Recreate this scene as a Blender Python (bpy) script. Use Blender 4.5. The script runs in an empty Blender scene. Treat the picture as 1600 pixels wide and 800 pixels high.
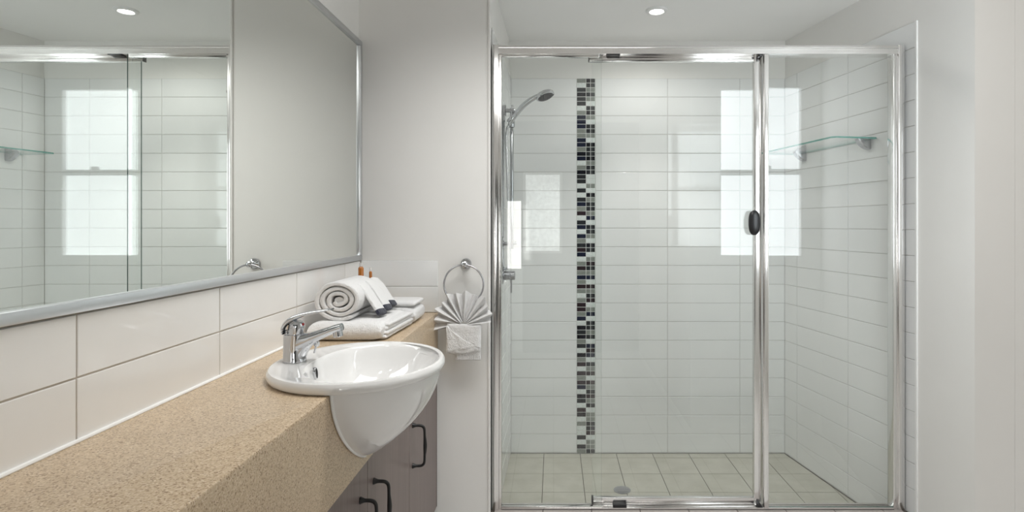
import bpy, bmesh, math, random
from mathutils import Vector, Matrix, noise
random.seed(7)
C = bpy.context.scene.collection
SC = bpy.context.scene
PI = math.pi
# ------------------------------------------------------------------ camera, world, light, exposure
H = 1.2624                       # camera height above the floor (m)
F = 895.0                        # focal length in pixels of the 1600 px wide picture
cam = bpy.data.cameras.new('camera'); camo = bpy.data.objects.new('camera', cam); C.objects.link(camo)
camo.location = (0, 0, H); camo.rotation_euler = (PI/2, 0, 0)
cam.sensor_width = 36; cam.lens = 36*F/1600
cam.shift_x = (800-865)/1600; cam.shift_y = (350-400)/1600
cam.clip_start = .02
SC.camera = camo
w = bpy.data.worlds.new('world'); SC.world = w; w.use_nodes = True
w.node_tree.nodes['Background'].inputs[0].default_value = (.75, .85, 1, 1)
w.node_tree.nodes['Background'].inputs[1].default_value = 1.0
SC.view_settings.view_transform = 'Standard'; SC.view_settings.look = 'None'
SC.view_settings.gamma = 1; SC.view_settings.use_curve_mapping = False
SC.view_settings.exposure = 0.5
WIN1, WIN2, FILL3, DOOR = 3.9, 2.2, .6, 5.0   # radiance of the frosted windows, the added fill window and the glazed door
def spot(x, y, power, cone=156, col=(1, .985, .955)):
    l = bpy.data.lights.new('downlight_or_fill_spot', 'SPOT'); l.energy = power; l.spot_size = math.radians(cone); l.spot_blend = .6
    l.shadow_soft_size = .045; l.color = col
    o = bpy.data.objects.new('downlight_or_fill_spot', l); C.objects.link(o); o.location = (x, y, H+1.007-.02)
SPOTS = [(.485, 2.698, 18, 84), (.485, 2.698, 9, 168), (-.56, .95, 5, 100)]  # two for the shower downlight; the last is added fill over the worktop
for a_ in SPOTS: spot(*a_)
l = bpy.data.lights.new('ceiling_fill_panel', 'AREA'); l.shape = 'RECTANGLE'; l.size = 1.0; l.size_y = .6; l.energy = 8.5; l.spread = math.radians(135); l.color = (1, .995, .98)
o = bpy.data.objects.new('ceiling_fill_panel', l); C.objects.link(o); o.location = (.0, 1.50, H+1.005)     # unseen fill light, added under the ceiling to brighten the room
SC.cycles.max_bounces = 14; SC.cycles.diffuse_bounces = 6; SC.cycles.glossy_bounces = 8
SC.cycles.transparent_max_bounces = 40; SC.cycles.caustics_reflective = False; SC.cycles.caustics_refractive = False
SC.cycles.sample_clamp_indirect = 6

# ------------------------------------------------------------------ plan of the room (x right, y away from camera, z up)
ZB, ZR, ZF, ZW = 3.1516, 2.2644, 2.331, 1.15   # shower back wall, partition front, screen, window wall
XM = -.764                                      # mirror / splash plane
CEIL = H+1.007; TT = 2.0634                     # ceiling, top of the shower tiles
XL0, XL1 = -.2505, -.2345                       # shower left wall at partition / at back
XB = 1.2712                                     # back right corner
def XR(y): return XB+.1741*(ZB-y)               # splayed right wall
XH = .8455                                      # reveal of the window wall

# ------------------------------------------------------------------ materials
def mat(name, col, rough=.5, metal=0, **k):
    m = bpy.data.materials.new(name); m.use_nodes = True
    b = m.node_tree.nodes['Principled BSDF']
    b.inputs['Base Color'].default_value = (*col, 1); b.inputs['Roughness'].default_value = rough
    b.inputs['Metallic'].default_value = metal
    for key, v in k.items(): b.inputs[key.replace('_', ' ')].default_value = v
    return m
def nd(m, t, **k):
    n = m.node_tree.nodes.new(t)
    for a, v in k.items(): setattr(n, a, v)
    return n
def lk(m, a, b): m.node_tree.links.new(a, b)
def coords(m, kind='Object'): return nd(m, 'ShaderNodeTexCoord').outputs[kind]
def geo(m): return nd(m, 'ShaderNodeNewGeometry').outputs['Position']
def noise_tex(m, src, scale, detail=4, rough=.5):
    n = nd(m, 'ShaderNodeTexNoise'); n.inputs['Scale'].default_value = scale
    n.inputs['Detail'].default_value = detail; n.inputs['Roughness'].default_value = rough
    lk(m, src, n.inputs['Vector']); return n
def ramp(m, fac, stops):
    r = nd(m, 'ShaderNodeValToRGB'); e = r.color_ramp.elements
    while len(e) < len(stops): e.new(.5)
    for el, (p, c) in zip(e, stops): el.position = p; el.color = (*c, 1)
    lk(m, fac, r.inputs[0]); return r
def bump(m, h, strength, dist=.002):
    b = nd(m, 'ShaderNodeBump'); b.inputs['Strength'].default_value = strength; b.inputs['Distance'].default_value = dist
    lk(m, h, b.inputs['Height']); lk(m, b.outputs[0], m.node_tree.nodes['Principled BSDF'].inputs['Normal'])
def base(m): return m.node_tree.nodes['Principled BSDF'].inputs['Base Color']
def mottled(name, c0, c1, scale, rough, **k):
    m = mat(name, c0, rough, **k); n = noise_tex(m, geo(m), scale, 6, .6)
    lk(m, ramp(m, n.outputs[0], [(.3, c0), (.7, c1)]).outputs[0], base(m)); return m

M = {}
M['paint'] = mottled('wall_paint', (.80, .79, .765), (.825, .815, .79), 3, .7)
bump(M['paint'], noise_tex(M['paint'], geo(M['paint']), 300, 3).outputs[0], .04, .001)
M['ceiling'] = mottled('ceiling_paint', (.90, .895, .88), (.915, .91, .895), 2, .8)
M['tile'] = mottled('white_glazed_tile', (.80, .81, .805), (.83, .835, .83), 5, .06, IOR=1.5)
bump(M['tile'], noise_tex(M['tile'], geo(M['tile']), 9, 1).outputs[0], .02, .004)
M['splash'] = mottled('warm_white_glazed_tile', (.80, .79, .775), (.83, .82, .80), 5, .08)
bump(M['splash'], noise_tex(M['splash'], geo(M['splash']), 14, 1).outputs[0], .03, .004)
M['grout'] = mottled('pale_grout', (.56, .555, .54), (.63, .62, .605), 60, .85)
M['grout_beige'] = mottled('beige_grout', (.47, .42, .36), (.55, .50, .44), 60, .85)
M['floor_grout'] = mottled('dark_floor_grout', (.10, .085, .07), (.15, .13, .11), 60, .9)
m = M['floor_tile'] = mat('matt_floor_tile', (.5, .48, .42), .45)
n1 = noise_tex(m, geo(m), 9, 8, .65)
lk(m, ramp(m, n1.outputs[0], [(.25, (.40, .385, .32)), (.55, (.47, .455, .39)), (.8, (.54, .515, .45))]).outputs[0], base(m))
bump(m, noise_tex(m, geo(m), 60, 4).outputs[0], .15, .001)
m = M['hob_tile'] = mat('pink_grey_floor_tile', (.5, .45, .42), .4)
n1 = noise_tex(m, geo(m), 12, 8, .65)
lk(m, ramp(m, n1.outputs[0], [(.25, (.46, .41, .385)), (.8, (.58, .53, .50))]).outputs[0], base(m))
m = M['floor_grid'] = mat('room_floor_tile', (.5, .45, .42), .4)
bk = nd(m, 'ShaderNodeTexBrick', offset=0)
for key, v in (('Scale', 1.0), ('Mortar Size', .002), ('Brick Width', .2), ('Row Height', .2)): bk.inputs[key].default_value = v
bk.inputs['Color1'].default_value = (.72, .70, .68, 1); bk.inputs['Color2'].default_value = (.75, .73, .71, 1); bk.inputs['Mortar'].default_value = (.13, .11, .09, 1)
lk(m, geo(m), bk.inputs['Vector']); lk(m, bk.outputs[0], base(m))
for key, c0 in dict(K=(.006, .007, .012), D=(.022, .025, .028), N=(.010, .014, .032), P=(.026, .016, .020), G=(.21, .225, .205), W=(.60, .635, .62)).items():
    M['mos'+key] = mottled('mosaic_glass_'+dict(K='black', D='charcoal', N='navy', P='plum', G='grey', W='pale')[key], c0, tuple(min(1, c*1.35+.004) for c in c0), 120, .12)
M['mosgrout'] = mat('mosaic_grout', (.66, .67, .65), .8)
M['chrome'] = mat('chrome', (.56, .57, .59), .05, 1)
M['chrome_dull'] = mat('satin_chrome', (.47, .47, .49), .22, 1)
m = M['alu'] = mat('bright_anodised_aluminium', (.80, .79, .78), .16, 1)
n1 = noise_tex(m, geo(m), 40, 3); bump(m, n1.outputs[0], .015, .001)
M['alu_mirror'] = mat('silver_mirror_frame', (.72, .74, .76), .3, 1)
M['mirror'] = mat('mirror_silver', (.865, .885, .855), .0, 1)
M['black'] = mat('black_plastic', (.012, .012, .014), .3)
M['black_iron'] = mat('black_iron', (.010, .010, .010), .42)
M['ceramic'] = mat('white_vitreous_china', (.77, .765, .755), .06, Coat_Weight=.6, Coat_Roughness=.03)
M['hole'] = mat('dark_hole', (.01, .01, .01), .8)
M['red'] = mat('red_dot', (.45, .01, .02), .3)
M['white'] = mat('white_plastic', (.85, .85, .84), .35)
M['dark_rubber'] = mat('dark_rubber', (.05, .05, .055), .5)
M['hose'] = mat('silver_hose', (.62, .63, .65), .25, .9)
n1 = nd(M['hose'], 'ShaderNodeTexWave', bands_direction='Z'); n1.inputs['Scale'].default_value = 120
lk(M['hose'], geo(M['hose']), n1.inputs['Vector']); bump(M['hose'], n1.outputs[0], .5, .001)
# quartz worktop
m = M['quartz'] = mat('speckled_tan_stone', (.5, .38, .24), .28)
v1 = nd(m, 'ShaderNodeTexVoronoi'); v1.inputs['Scale'].default_value = 430; lk(m, geo(m), v1.inputs['Vector'])
sp = nd(m, 'ShaderNodeSeparateColor'); lk(m, v1.outputs['Color'], sp.inputs[0])
r1 = ramp(m, sp.outputs[0], [(.0, (.25, .165, .095)), (.14, (.38, .275, .175)), (.30, (.505, .385, .255)), (.75, (.55, .43, .295)), (1, (.66, .545, .41))])
n1 = noise_tex(m, geo(m), 7, 4)
mx = nd(m, 'ShaderNodeMix', data_type='RGBA', blend_type='MULTIPLY'); mx.inputs[0].default_value = .5
lk(m, r1.outputs[0], mx.inputs[6]); lk(m, ramp(m, n1.outputs[0], [(.3, (.86, .86, .86)), (.7, (1.05, 1.04, 1.02))]).outputs[0], mx.inputs[7])
lk(m, mx.outputs[2], base(m)); bump(m, sp.outputs[0], .03, .0005)
# cabinet laminate with a fine upright grain
m = M['laminate'] = mat('mauve_brown_laminate', (.2, .15, .135), .38)
mp = nd(m, 'ShaderNodeMapping'); mp.inputs['Scale'].default_value = (160, 160, 2.5); lk(m, geo(m), mp.inputs['Vector'])
n1 = noise_tex(m, mp.outputs[0], 1, 4)
lk(m, ramp(m, n1.outputs[0], [(.3, (.160, .122, .112)), (.7, (.205, .160, .148))]).outputs[0], base(m))
M['laminate_edge'] = mat('dark_laminate_edge', (.09, .065, .06), .5)
# towels
def terry(name, c, sc=260):
    m = mat(name, c, .95); b = m.node_tree.nodes['Principled BSDF']
    b.inputs['Sheen Weight'].default_value = .25
    n1 = noise_tex(m, coords(m), sc, 3, .7); n2 = noise_tex(m, coords(m), 60, 3)
    ad = nd(m, 'ShaderNodeMath', operation='ADD'); lk(m, n1.outputs[0], ad.inputs[0]); lk(m, n2.outputs[0], ad.inputs[1])
    bump(m, ad.outputs[0], .9, .006); return m
M['terry'] = terry('white_terry_cloth', (.90, .895, .89))
M['navy_cloth'] = terry('navy_cloth', (.012, .014, .035))
M['amber'] = mat('amber_liquid', (.42, .14, .018), .12, Coat_Weight=.5)
M['clear_plastic'] = mat('clear_plastic', (.86, .85, .83), .15, Alpha=.45)
# glass: real thickness, clear with a faint green tint, reflective after Fresnel
def glass(name, tint, edge=False):
    m = bpy.data.materials.new(name); m.use_nodes = True; nt = m.node_tree
    for n in list(nt.nodes): nt.nodes.remove(n)
    out = nd(m, 'ShaderNodeOutputMaterial'); mix = nd(m, 'ShaderNodeMixShader')
    tr = nd(m, 'ShaderNodeBsdfTransparent'); tr.inputs[0].default_value = (*tint, 1)
    gl = nd(m, 'ShaderNodeBsdfGlossy'); gl.inputs['Roughness'].default_value = .0
    gl.inputs['Color'].default_value = (1, 1, 1, 1)
    fr = nd(m, 'ShaderNodeFresnel'); fr.inputs['IOR'].default_value = 1.52
    ge = nd(m, 'ShaderNodeNewGeometry'); mi_ = nd(m, 'ShaderNodeMix')     # thin sheet: same index from either side
    mi_.inputs[2].default_value = 1.52; mi_.inputs[3].default_value = 1/1.52
    lk(m, ge.outputs['Backfacing'], mi_.inputs[0]); lk(m, mi_.outputs[0], fr.inputs['IOR'])
    lk(m, fr.outputs[0], mix.inputs[0]); lk(m, tr.outputs[0], mix.inputs[1]); lk(m, gl.outputs[0], mix.inputs[2])
    lk(m, mix.outputs[0], out.inputs[0]); return m
M['glass'] = glass('clear_glass', (.978, .988, .982))
M['glass_edge'] = mat('green_glass_edge', (.08, .16, .14), .15)
M['shelf_edge'] = mat('sea_green_glass_edge', (.10, .33, .28), .12)
def lit(name, c, strength, texture=None):
    m = bpy.data.materials.new(name); m.use_nodes = True; nt = m.node_tree
    b = nt.nodes['Principled BSDF']; b.inputs['Base Color'].default_value = (.8, .8, .8, 1)
    b.inputs['Emission Color'].default_value = (*c, 1); b.inputs['Emission Strength'].default_value = strength
    if texture:
        n = noise_tex(m, coords(m), texture, 5, .7)
        lk(m, ramp(m, n.outputs[0], [(.36, tuple(q*.45 for q in c)), (.62, c)]).outputs[0], b.inputs['Emission Color'])
    return m
M['frosted'] = lit('frosted_daylight_glass', (.90, .96, 1.0), WIN1)
M['foliage_glass'] = lit('patterned_daylight_glass', (.95, 1.0, .98), WIN2, 30)
M['door_glass'] = lit('white_daylight_glass', (1, .98, .95), DOOR)
M['fill_pane'] = lit('fill_light_pane', (1, .99, .97), FILL3)  # glowing pane of the window added for fill light
M['hall_shade'] = mat('unlit_hall_shade', (.07, .065, .06), .7)  # the dimness of an unlit hall, put into the rear wall's colour
M['lamp'] = lit('lamp_lens', (1, .97, .9), 12)

# ------------------------------------------------------------------ helpers
WORLD = {}
def wpos(o): return WORLD.get(o.name, Vector((0, 0, 0))) if o else Vector((0, 0, 0))
def obj(name, bm, mats, parent=None, origin=None, smooth=True, kind=None):
    """link bm (in world coordinates) as ONE mesh object called name under parent"""
    me = bpy.data.meshes.new(name)
    bmesh.ops.recalc_face_normals(bm, faces=bm.faces)
    if origin is None:
        vs = [v.co for v in bm.verts]
        origin = Vector([(min(v[i] for v in vs)+max(v[i] for v in vs))/2 for i in range(3)])
    origin = Vector(origin)
    bmesh.ops.translate(bm, verts=bm.verts, vec=-origin)
    bm.to_mesh(me); bm.free()
    for m_ in (mats if isinstance(mats, (list, tuple)) else [mats]): me.materials.append(m_)
    if smooth:
        me.shade_smooth(); me.set_sharp_from_angle(angle=math.radians(38))
    return link(name, me, parent, origin, kind)
def link(name, me, parent, origin, kind=None, rot=None):
    o = bpy.data.objects.new(name, me); C.objects.link(o)
    WORLD[o.name] = Vector(origin); o.parent = parent
    o.location = Vector(origin)-wpos(parent)
    if rot: o.rotation_euler = rot
    if kind: o['kind'] = kind
    return o
def thing(name, label, cat, loc, group=None):
    o = bpy.data.objects.new(name, None); C.objects.link(o); o.empty_display_size = .05
    o.location = loc; WORLD[o.name] = Vector(loc); return tag(o, label, cat, group)
def tag(o, label, cat, group=None):
    o['label'] = label; o['category'] = cat
    if group: o['group'] = group
    return o
def box(bm, x0, x1, y0, y1, z0, z1, bev=0, seg=2):
    b2 = bmesh.new()
    bmesh.ops.create_cube(b2, size=1)
    for v in b2.verts: v.co = Vector(((x0+x1)/2+v.co.x*(x1-x0), (y0+y1)/2+v.co.y*(y1-y0), (z0+z1)/2+v.co.z*(z1-z0)))
    if bev: bmesh.ops.bevel(b2, geom=b2.edges[:], offset=bev, segments=seg, affect='EDGES', profile=.5)
    merge(bm, b2)
def merge(bm, b2):
    vm = {}
    for v in b2.verts: vm[v] = bm.verts.new(v.co)
    for f in b2.faces:
        try:
            nf = bm.faces.new([vm[v] for v in f.verts]); nf.material_index = f.material_index
        except ValueError: pass
    b2.free()
def bx(*a, **k):
    bm = bmesh.new(); box(bm, *a, **k); return bm
def prism(bm, poly, z0, z1):
    """vertical prism over a plan polygon"""
    lo = [bm.verts.new((x, y, z0)) for x, y in poly]; hi = [bm.verts.new((x, y, z1)) for x, y in poly]
    n = len(poly)
    for i in range(n): bm.faces.new((lo[i], lo[(i+1) % n], hi[(i+1) % n], hi[i]))
    bm.faces.new(lo[::-1]); bm.faces.new(hi)
def rings(bm, rr, cap0=True, cap1=True, closed=True):
    """skin a list of vertex loops"""
    L = [[bm.verts.new(p) for p in r] for r in rr]
    n = len(L[0])
    for a, b in zip(L, L[1:]):
        for i in range(n if closed else n-1):
            j = (i+1) % n
            bm.faces.new((a[i], a[j], b[j], b[i]))
    if cap0: bm.faces.new(L[0][::-1])
    if cap1: bm.faces.new(L[-1])
    return L
def frame(axis):
    axis = Vector(axis).normalized()
    u = axis.cross(Vector((0, 0, 1)) if abs(axis.z) < .9 else Vector((1, 0, 0))).normalized()
    return u, axis.cross(u).normalized(), axis
def lathe(bm, prof, c, axis=(0, 0, 1), n=32):
    """profile of (radius, height) turned about axis through c"""
    u, v, a = frame(axis); c = Vector(c)
    rr = [[c+a*h+(u*math.cos(2*PI*i/n)+v*math.sin(2*PI*i/n))*max(r, 1e-5) for i in range(n)] for r, h in prof]
    rings(bm, rr)
def smooth_path(pts, k=6):
    """Catmull-Rom through tuples of any length"""
    P = [tuple(p) for p in pts]; P = [P[0]]+P+[P[-1]]; out = []
    for i in range(1, len(P)-2):
        for s in range(k):
            t = s/k
            out.append(tuple(.5*((2*b)+(-a+c)*t+(2*a-5*b+4*c-d)*t*t+(-a+3*b-3*c+d)*t**3) for a, b, c, d in zip(P[i-1], P[i], P[i+1], P[i+2])))
    out.append(P[-2]); return out
def sweep(bm, pts, n=14, up=(0, 0, 1), power=2.0):
    """pts: (x, y, z, side half width, up half height); a swept (super)ellipse"""
    P = [Vector(p[:3]) for p in pts]; rr = []; up = Vector(up)
    for i, p in enumerate(pts):
        t = (P[min(i+1, len(P)-1)]-P[max(i-1, 0)]).normalized()
        s = t.cross(up)
        if s.length < 1e-4: s = t.cross(Vector((0, 1, 0)))
        s.normalize(); q = s.cross(t).normalized()
        ring = []
        for j in range(n):
            a = 2*PI*j/n; ca, sa = math.cos(a), math.sin(a)
            ring.append(P[i]+s*p[3]*math.copysign(abs(ca)**(2/power), ca)+q*p[4]*math.copysign(abs(sa)**(2/power), sa))
        rr.append(ring)
    rings(bm, rr)
def tube(bm, pts, r, n=12, k=6): sweep(bm, [(*p, r, r) for p in smooth_path(pts, k)], n)
def tile_mesh(name, wd, ht, th, m, bev=.0012):
    """a glazed tile: face towards -y, arrised edges"""
    bm = bmesh.new()
    def loop(dx, y): return [(-wd/2+dx, y, -ht/2+dx), (wd/2-dx, y, -ht/2+dx), (wd/2-dx, y, ht/2-dx), (-wd/2+dx, y, ht/2-dx)]
    rings(bm, [loop(0, th), loop(0, bev), loop(bev*.35, bev*.3), loop(bev, 0)])
    bmesh.ops.recalc_face_normals(bm, faces=bm.faces)
    me = bpy.data.meshes.new(name); bm.to_mesh(me); bm.free(); me.materials.append(m); return me
TM = {}
def tile(parent, name, wd, ht, m, pos, rz, jit=.0008, th=.006, lay=False):
    key = (name, round(wd, 4), round(ht, 4), m.name)
    if key not in TM: TM[key] = tile_mesh(name, wd, ht, th, m)
    j = lambda: random.gauss(0, jit)
    rot = (-PI/2+j(), j(), 0) if lay else (j(), 0, rz+j())
    return link(name, TM[key], parent, pos, None, rot)
def structure(name, bm, m, smooth=False): return obj(name, bm, m, None, None, smooth, 'structure')

# ------------------------------------------------------------------ setting: walls, floor, ceiling
G = .003; PIT = .103
# shower back wall, its tiles and the mosaic strip
bm = bx(XL1-.15, XB+.05, ZB+.004, ZB+.12, -.1, CEIL)
wb = structure('wall_back', bm, M['paint'])
obj('grout', bx(XL1-.01, XB+.01, ZB+.002, ZB+.0045, 0, TT), M['grout'], wb, smooth=False)
cols = [(XL1, .1255), (.2305, .6255), (.6285, 1.0235), (1.0265, XB)]
for r in range(20):
    zc = TT-PIT*(r+.5)
    for x0, x1 in cols:
        tile(wb, 'tile', x1-x0, PIT-G, M['tile'], ((x0+x1)/2, ZB, zc), 0)
obj('mosaic_bed', bx(.126, .230, ZB+.0005, ZB+.0042, 0, TT), M['mosgrout'], wb, smooth=False)
MOS = ('GK WD DG KD DG DW WD GK NG NW ND GD GG NW NK GD KD NK WG GD KD DW DW WG DW WK DG ND GD PG WN DW ND WD NG GW DK PD NW WG GP '
       'PD GG NN GW PP GG WD GP PW PG GN NW WD KD DG KD GW DN WP KN GW PD WG PP GW PP NG WD KP DG WK PW KG WG GD WK WP KW WG KG GD').split()
mp_ = TT/len(MOS)
for r, (a, b) in enumerate(MOS):
    zc = TT-mp_*(r+.5)
    tile(wb, 'mosaic_tile', .0485, mp_-.0028, M['mos'+a], (.1285+.0243, ZB-.0008, zc), 0, .002)
    for k in (0, 1):
        kk = b if not (k and random.random() < .12 and b in 'KP') else 'D'
        tile(wb, 'mosaic_tile', .0222, mp_-.0028, M['mos'+kk], (.1795+.0112+k*.0253, ZB-.0008, zc), 0, .002)
# splayed right wall: painted, with tiles to the screen
d = Vector((.1715, -.9852, 0)); nrm = Vector((-.9852, -.1715, 0))
c0 = Vector((XB, ZB, 0))
def rw(s, off=0): p = c0+d*s-nrm*off; return (p.x, p.y)
sE = (ZB-ZW)*1.015
bm = bmesh.new(); prism(bm, [rw(-.12, .006), rw(sE+.05, .006), rw(sE+.05, .12), rw(-.12, .12)], -.1, CEIL)
wr = structure('wall_right', bm, M['paint'])
bm = bmesh.new(); prism(bm, [rw(0, .002), rw(.904, .002), rw(.904, .0062), rw(0, .0062)], 0, TT)
obj('grout', bm, M['grout'], wr, smooth=False)
for r in range(20):
    zc = TT-PIT*(r+.5)
    for s0, s1 in ((.001, .112), (.115, .512), (.515, .904)):
        x, y = rw((s0+s1)/2)
        tile(wr, 'tile', s1-s0, PIT-G, M['tile'], (x, y, zc), math.atan2(d.y, d.x))
bm = bmesh.new(); prism(bm, [rw(.9045, -.001), rw(.9125, -.001), rw(.9125, .0062), rw(.9045, .0062)], 0, TT)
structure('trim_1', bm, M['white'])
# partition beside the shower: front carries the towel ring, its right face is the tiled shower side
bm = bmesh.new(); prism(bm, [(XM-.12, ZR+.004), (XL0-.006, ZR+.004), (XL1-.006, ZB+.1), (XM-.12, ZB+.1)], -.1, CEIL)
wp = structure('wall_partition', bm, M['paint'])
dl = Vector((XL1-XL0, ZB-ZR, 0)).normalized(); LL = ZB-ZR
def lw(s, off=0): return (XL0+dl.x*s-dl.y*off, ZR+dl.y*s+dl.x*off)
s0_ = .075
bm = bmesh.new(); prism(bm, [lw(s0_, .002), lw(LL, .002), lw(LL, .0065), lw(s0_, .0065)], 0, TT)
obj('grout', bm, M['grout'], wp, smooth=False)
for r in range(20):
    for a, b in ((s0_+.001, .285), (.288, .683), (.686, LL-.001)):
        x, y = lw((a+b)/2)
        tile(wp, 'tile', b-a, PIT-G, M['tile'], (x, y, TT-PIT*(r+.5)), math.atan2(dl.y, dl.x))
bm = bmesh.new(); box(bm, XL0-.010, XL0+.001, ZR-.0005, ZR+.0095, 0, CEIL, .003)
structure('trim_2', bm, M['paint'])
# vanity wall with two rows of splash tiles, which return on the partition
ZC = H-.35                                   # worktop level
bm = bmesh.new()                             # with a tall glowing window added beside the camera as fill light
box(bm, XM-.12, XM-.008, .05, ZR+.1, -.1, CEIL); box(bm, XM-.12, XM-.008, -1.1, -.95, -.1, CEIL)
box(bm, XM-.12, XM-.008, -.95, .05, -.1, .25); box(bm, XM-.12, XM-.008, -.95, .05, CEIL-.10, CEIL)
wl = structure('wall_left', bm, M['paint'])
bm = bmesh.new(); wz_ = CEIL-.10
for a_, b_ in ((-.95, -.91), (.01, .05), (-.47, -.43)): box(bm, XM-.08, XM-.01, a_, b_, .25, wz_)
for a_, b_ in ((.25, .29), (wz_-.04, wz_)): box(bm, XM-.08, XM-.01, -.91, .01, a_, b_)
w3 = structure('added_fill_window', bm, M['white'])
for a_, b_ in ((-.91, -.47), (-.43, .01)): obj('pane', bx(XM-.06, XM-.05, a_, b_, .29, wz_-.04), M['fill_pane'], w3, smooth=False)
obj('grout', bx(XM-.0085, XM-.002, -.2, ZR, ZC, ZC+2*PIT), M['grout_beige'], wl, smooth=False)
jy = [ZR]+[1.705-.3935*k+.3935 for k in range(0, 6)]
for r in (0, 1):
    for a, b in zip(jy[1:], jy): tile(wl, 'tile', a and (b-a-G), PIT-G, M['splash'], (XM, (a+b)/2, ZC+PIT*(r+.5)), PI/2, .0012)
obj('grout', bx(XM, -.4575, ZR+.002, ZR+.0045, ZC, ZC+2*PIT), M['grout'], wp, smooth=False)
for r in (0, 1):
    tile(wp, 'tile', .303, PIT-G, M['tile'], (XM+.003+.1515, ZR, ZC+PIT*(r+.5)), 0)
bm = bmesh.new(); tubepts = [(XM+.002, .2, ZC+.002), (XM+.002, ZR-.002, ZC+.002)]
sweep(bm, [(*p, .004, .004) for p in tubepts], 8); structure('trim_3', bm, M['white'], True)
# window wall to the right of the camera with its reveal, hall walls
bm = bmesh.new()
wx0, wx1, wz0, wz1 = 1.00, 1.535, H-.225, H+.86
box(bm, XH, wx0, ZW-.10, ZW, -.1, CEIL); box(bm, wx1, 1.80, ZW-.10, ZW, -.1, CEIL)
box(bm, wx0, wx1, ZW-.10, ZW, -.1, wz0); box(bm, wx0, wx1, ZW-.10, ZW, wz1, CEIL)
structure('wall_front', bm, M['paint'])
structure('wall_hall', bx(XH, XH+.1, -1.1, ZW-.1005, -.1, CEIL), M['paint'])
def window(name, x0, x1, z0, z1, y, yb, m, bar=None, fw=.033, split=None):
    """frame with an opening of frosted panes, facing +y"""
    bm = bmesh.new()
    box(bm, x0, x0+fw, yb, y, z0, z1, .003); box(bm, x1-fw, x1, yb, y, z0, z1, .003)
    box(bm, x0+fw, x1-fw, yb, y, z0, z0+fw, .003); box(bm, x0+fw, x1-fw, yb, y, z1-fw, z1, .003)
    o = structure(name, bm, M['white'])
    zs = [z0+fw, z1-fw]
    if bar:
        obj('sash_bar', bx(x0+fw, x1-fw, yb, y-.012, bar[0], bar[1], .003), M['alu_mirror'], o)
        zs = [z0+fw, bar[0], bar[1], z1-fw]
        xc = (x0+x1)/2+.03
        obj('sash_latch', bx(xc-.022, xc+.022, y-.012, y+.012, bar[1]-.004, bar[1]+.018, .006), M['chrome_dull'], o)
    for a, b in zip(zs[::2], zs[1::2]):
        obj('pane', bx(x0+fw, x1-fw, (y+yb)/2-.004, (y+yb)/2+.004, a, b), m, o, smooth=False)
    return o
window('window_1', wx0, wx1, wz0, wz1, ZW+.004, ZW-.07, M['frosted'], (H+.300, H+.336))
YR = -1.0
a0, a1, b0, b1 = -.30, .085, H-.29, H+.51
e0, e1, f0, f1 = -.47, -.305, 0, H+.24
bm = bmesh.new()
box(bm, -.9, e0, YR-.1, YR, -.1, CEIL); box(bm, e0, e1, YR-.1, YR, f1, CEIL); box(bm, a1, 1.0, YR-.1, YR, -.1, CEIL)
box(bm, e1, a1, YR-.1, YR, -.1, b0); box(bm, e1, a1, YR-.1, YR, b1, CEIL); box(bm, e1, a0, YR-.1, YR, b0, b1)
structure('wall_rear', bm, M['hall_shade'])
window('window_2', a0, a1, b0, b1, YR+.004, YR-.07, M['foliage_glass'], fw=.025)
bm = bmesh.new(); box(bm, e0, e1, YR-.06, YR-.01, 0, H-.44); box(bm, e0, e1, YR-.06, YR-.01, H+.225, f1)
box(bm, e0, e0+.015, YR-.06, YR-.01, H-.44, H+.225); box(bm, e1-.015, e1, YR-.06, YR-.01, H-.44, H+.225)
d1 = structure('door_1', bm, M['white'])
obj('pane', bx(e0+.015, e1-.015, YR-.04, YR-.03, H-.44, H+.225), M['door_glass'], d1, smooth=False)
# floors and hob
structure('floor', bx(-.9, 1.9, -1.1, 2.268, -.1, 0), M['floor_grid'])
fs = structure('floor_shower', bx(XL0-.05, 1.6, 2.268, ZB+.05, -.1, -.0022), M['floor_grout'])
FP = .1986
HB0, HB1, HZ = 2.268, 2.366, H-1.152
for i in range(-1, 8):
    x0, x1 = max(-.053+(i-0)*FP, XL0+.004), -.053+(i+1)*FP
    for k in range(-1, 4):
        y1 = 3.0935-FP*k; y0 = y1-FP
        y1 = min(y1, ZB-.001); y0 = max(y0, HB1)
        if y1-y0 < .02 or x0 > XR(y0)-.008: continue
        xx0, xx1, ya, yb_ = x0+.0015, x1-.0015, y0+.0015, y1-.0015
        if xx1 > XR(yb_)-.004:           # cut along the splayed wall
            f_ = lambda p: XR(p[1])-.004-p[0]
            R_ = [(xx0, ya), (xx1, ya), (xx1, yb_), (xx0, yb_)]; pts = []
            for p, q in zip(R_, R_[1:]+R_[:1]):
                if f_(p) >= 0: pts.append(p)
                if f_(p)*f_(q) < 0:
                    t = f_(p)/(f_(p)-f_(q)); pts.append((p[0]+(q[0]-p[0])*t, p[1]+(q[1]-p[1])*t))
            if len(pts) < 3: continue
            bm = bmesh.new(); prism(bm, pts, -.006, 0); obj('tile', bm, M['floor_tile'], fs, smooth=False)
        else:
            tile(fs, 'tile', xx1-xx0, y1-y0-G, M['floor_tile'], ((xx0+xx1)/2, (y0+y1)/2, random.uniform(-.0004, .0004)), 0, .0008, lay=True)
bm = bmesh.new(); prism(bm, [(XL0-.002, HB0), (XR(HB0)-.001, HB0), (XR(HB1)-.001, HB1), (XL0, HB1)], 0, HZ-.002)
hob = structure('curb', bm, M['floor_grout'])
hp = .1955
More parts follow.
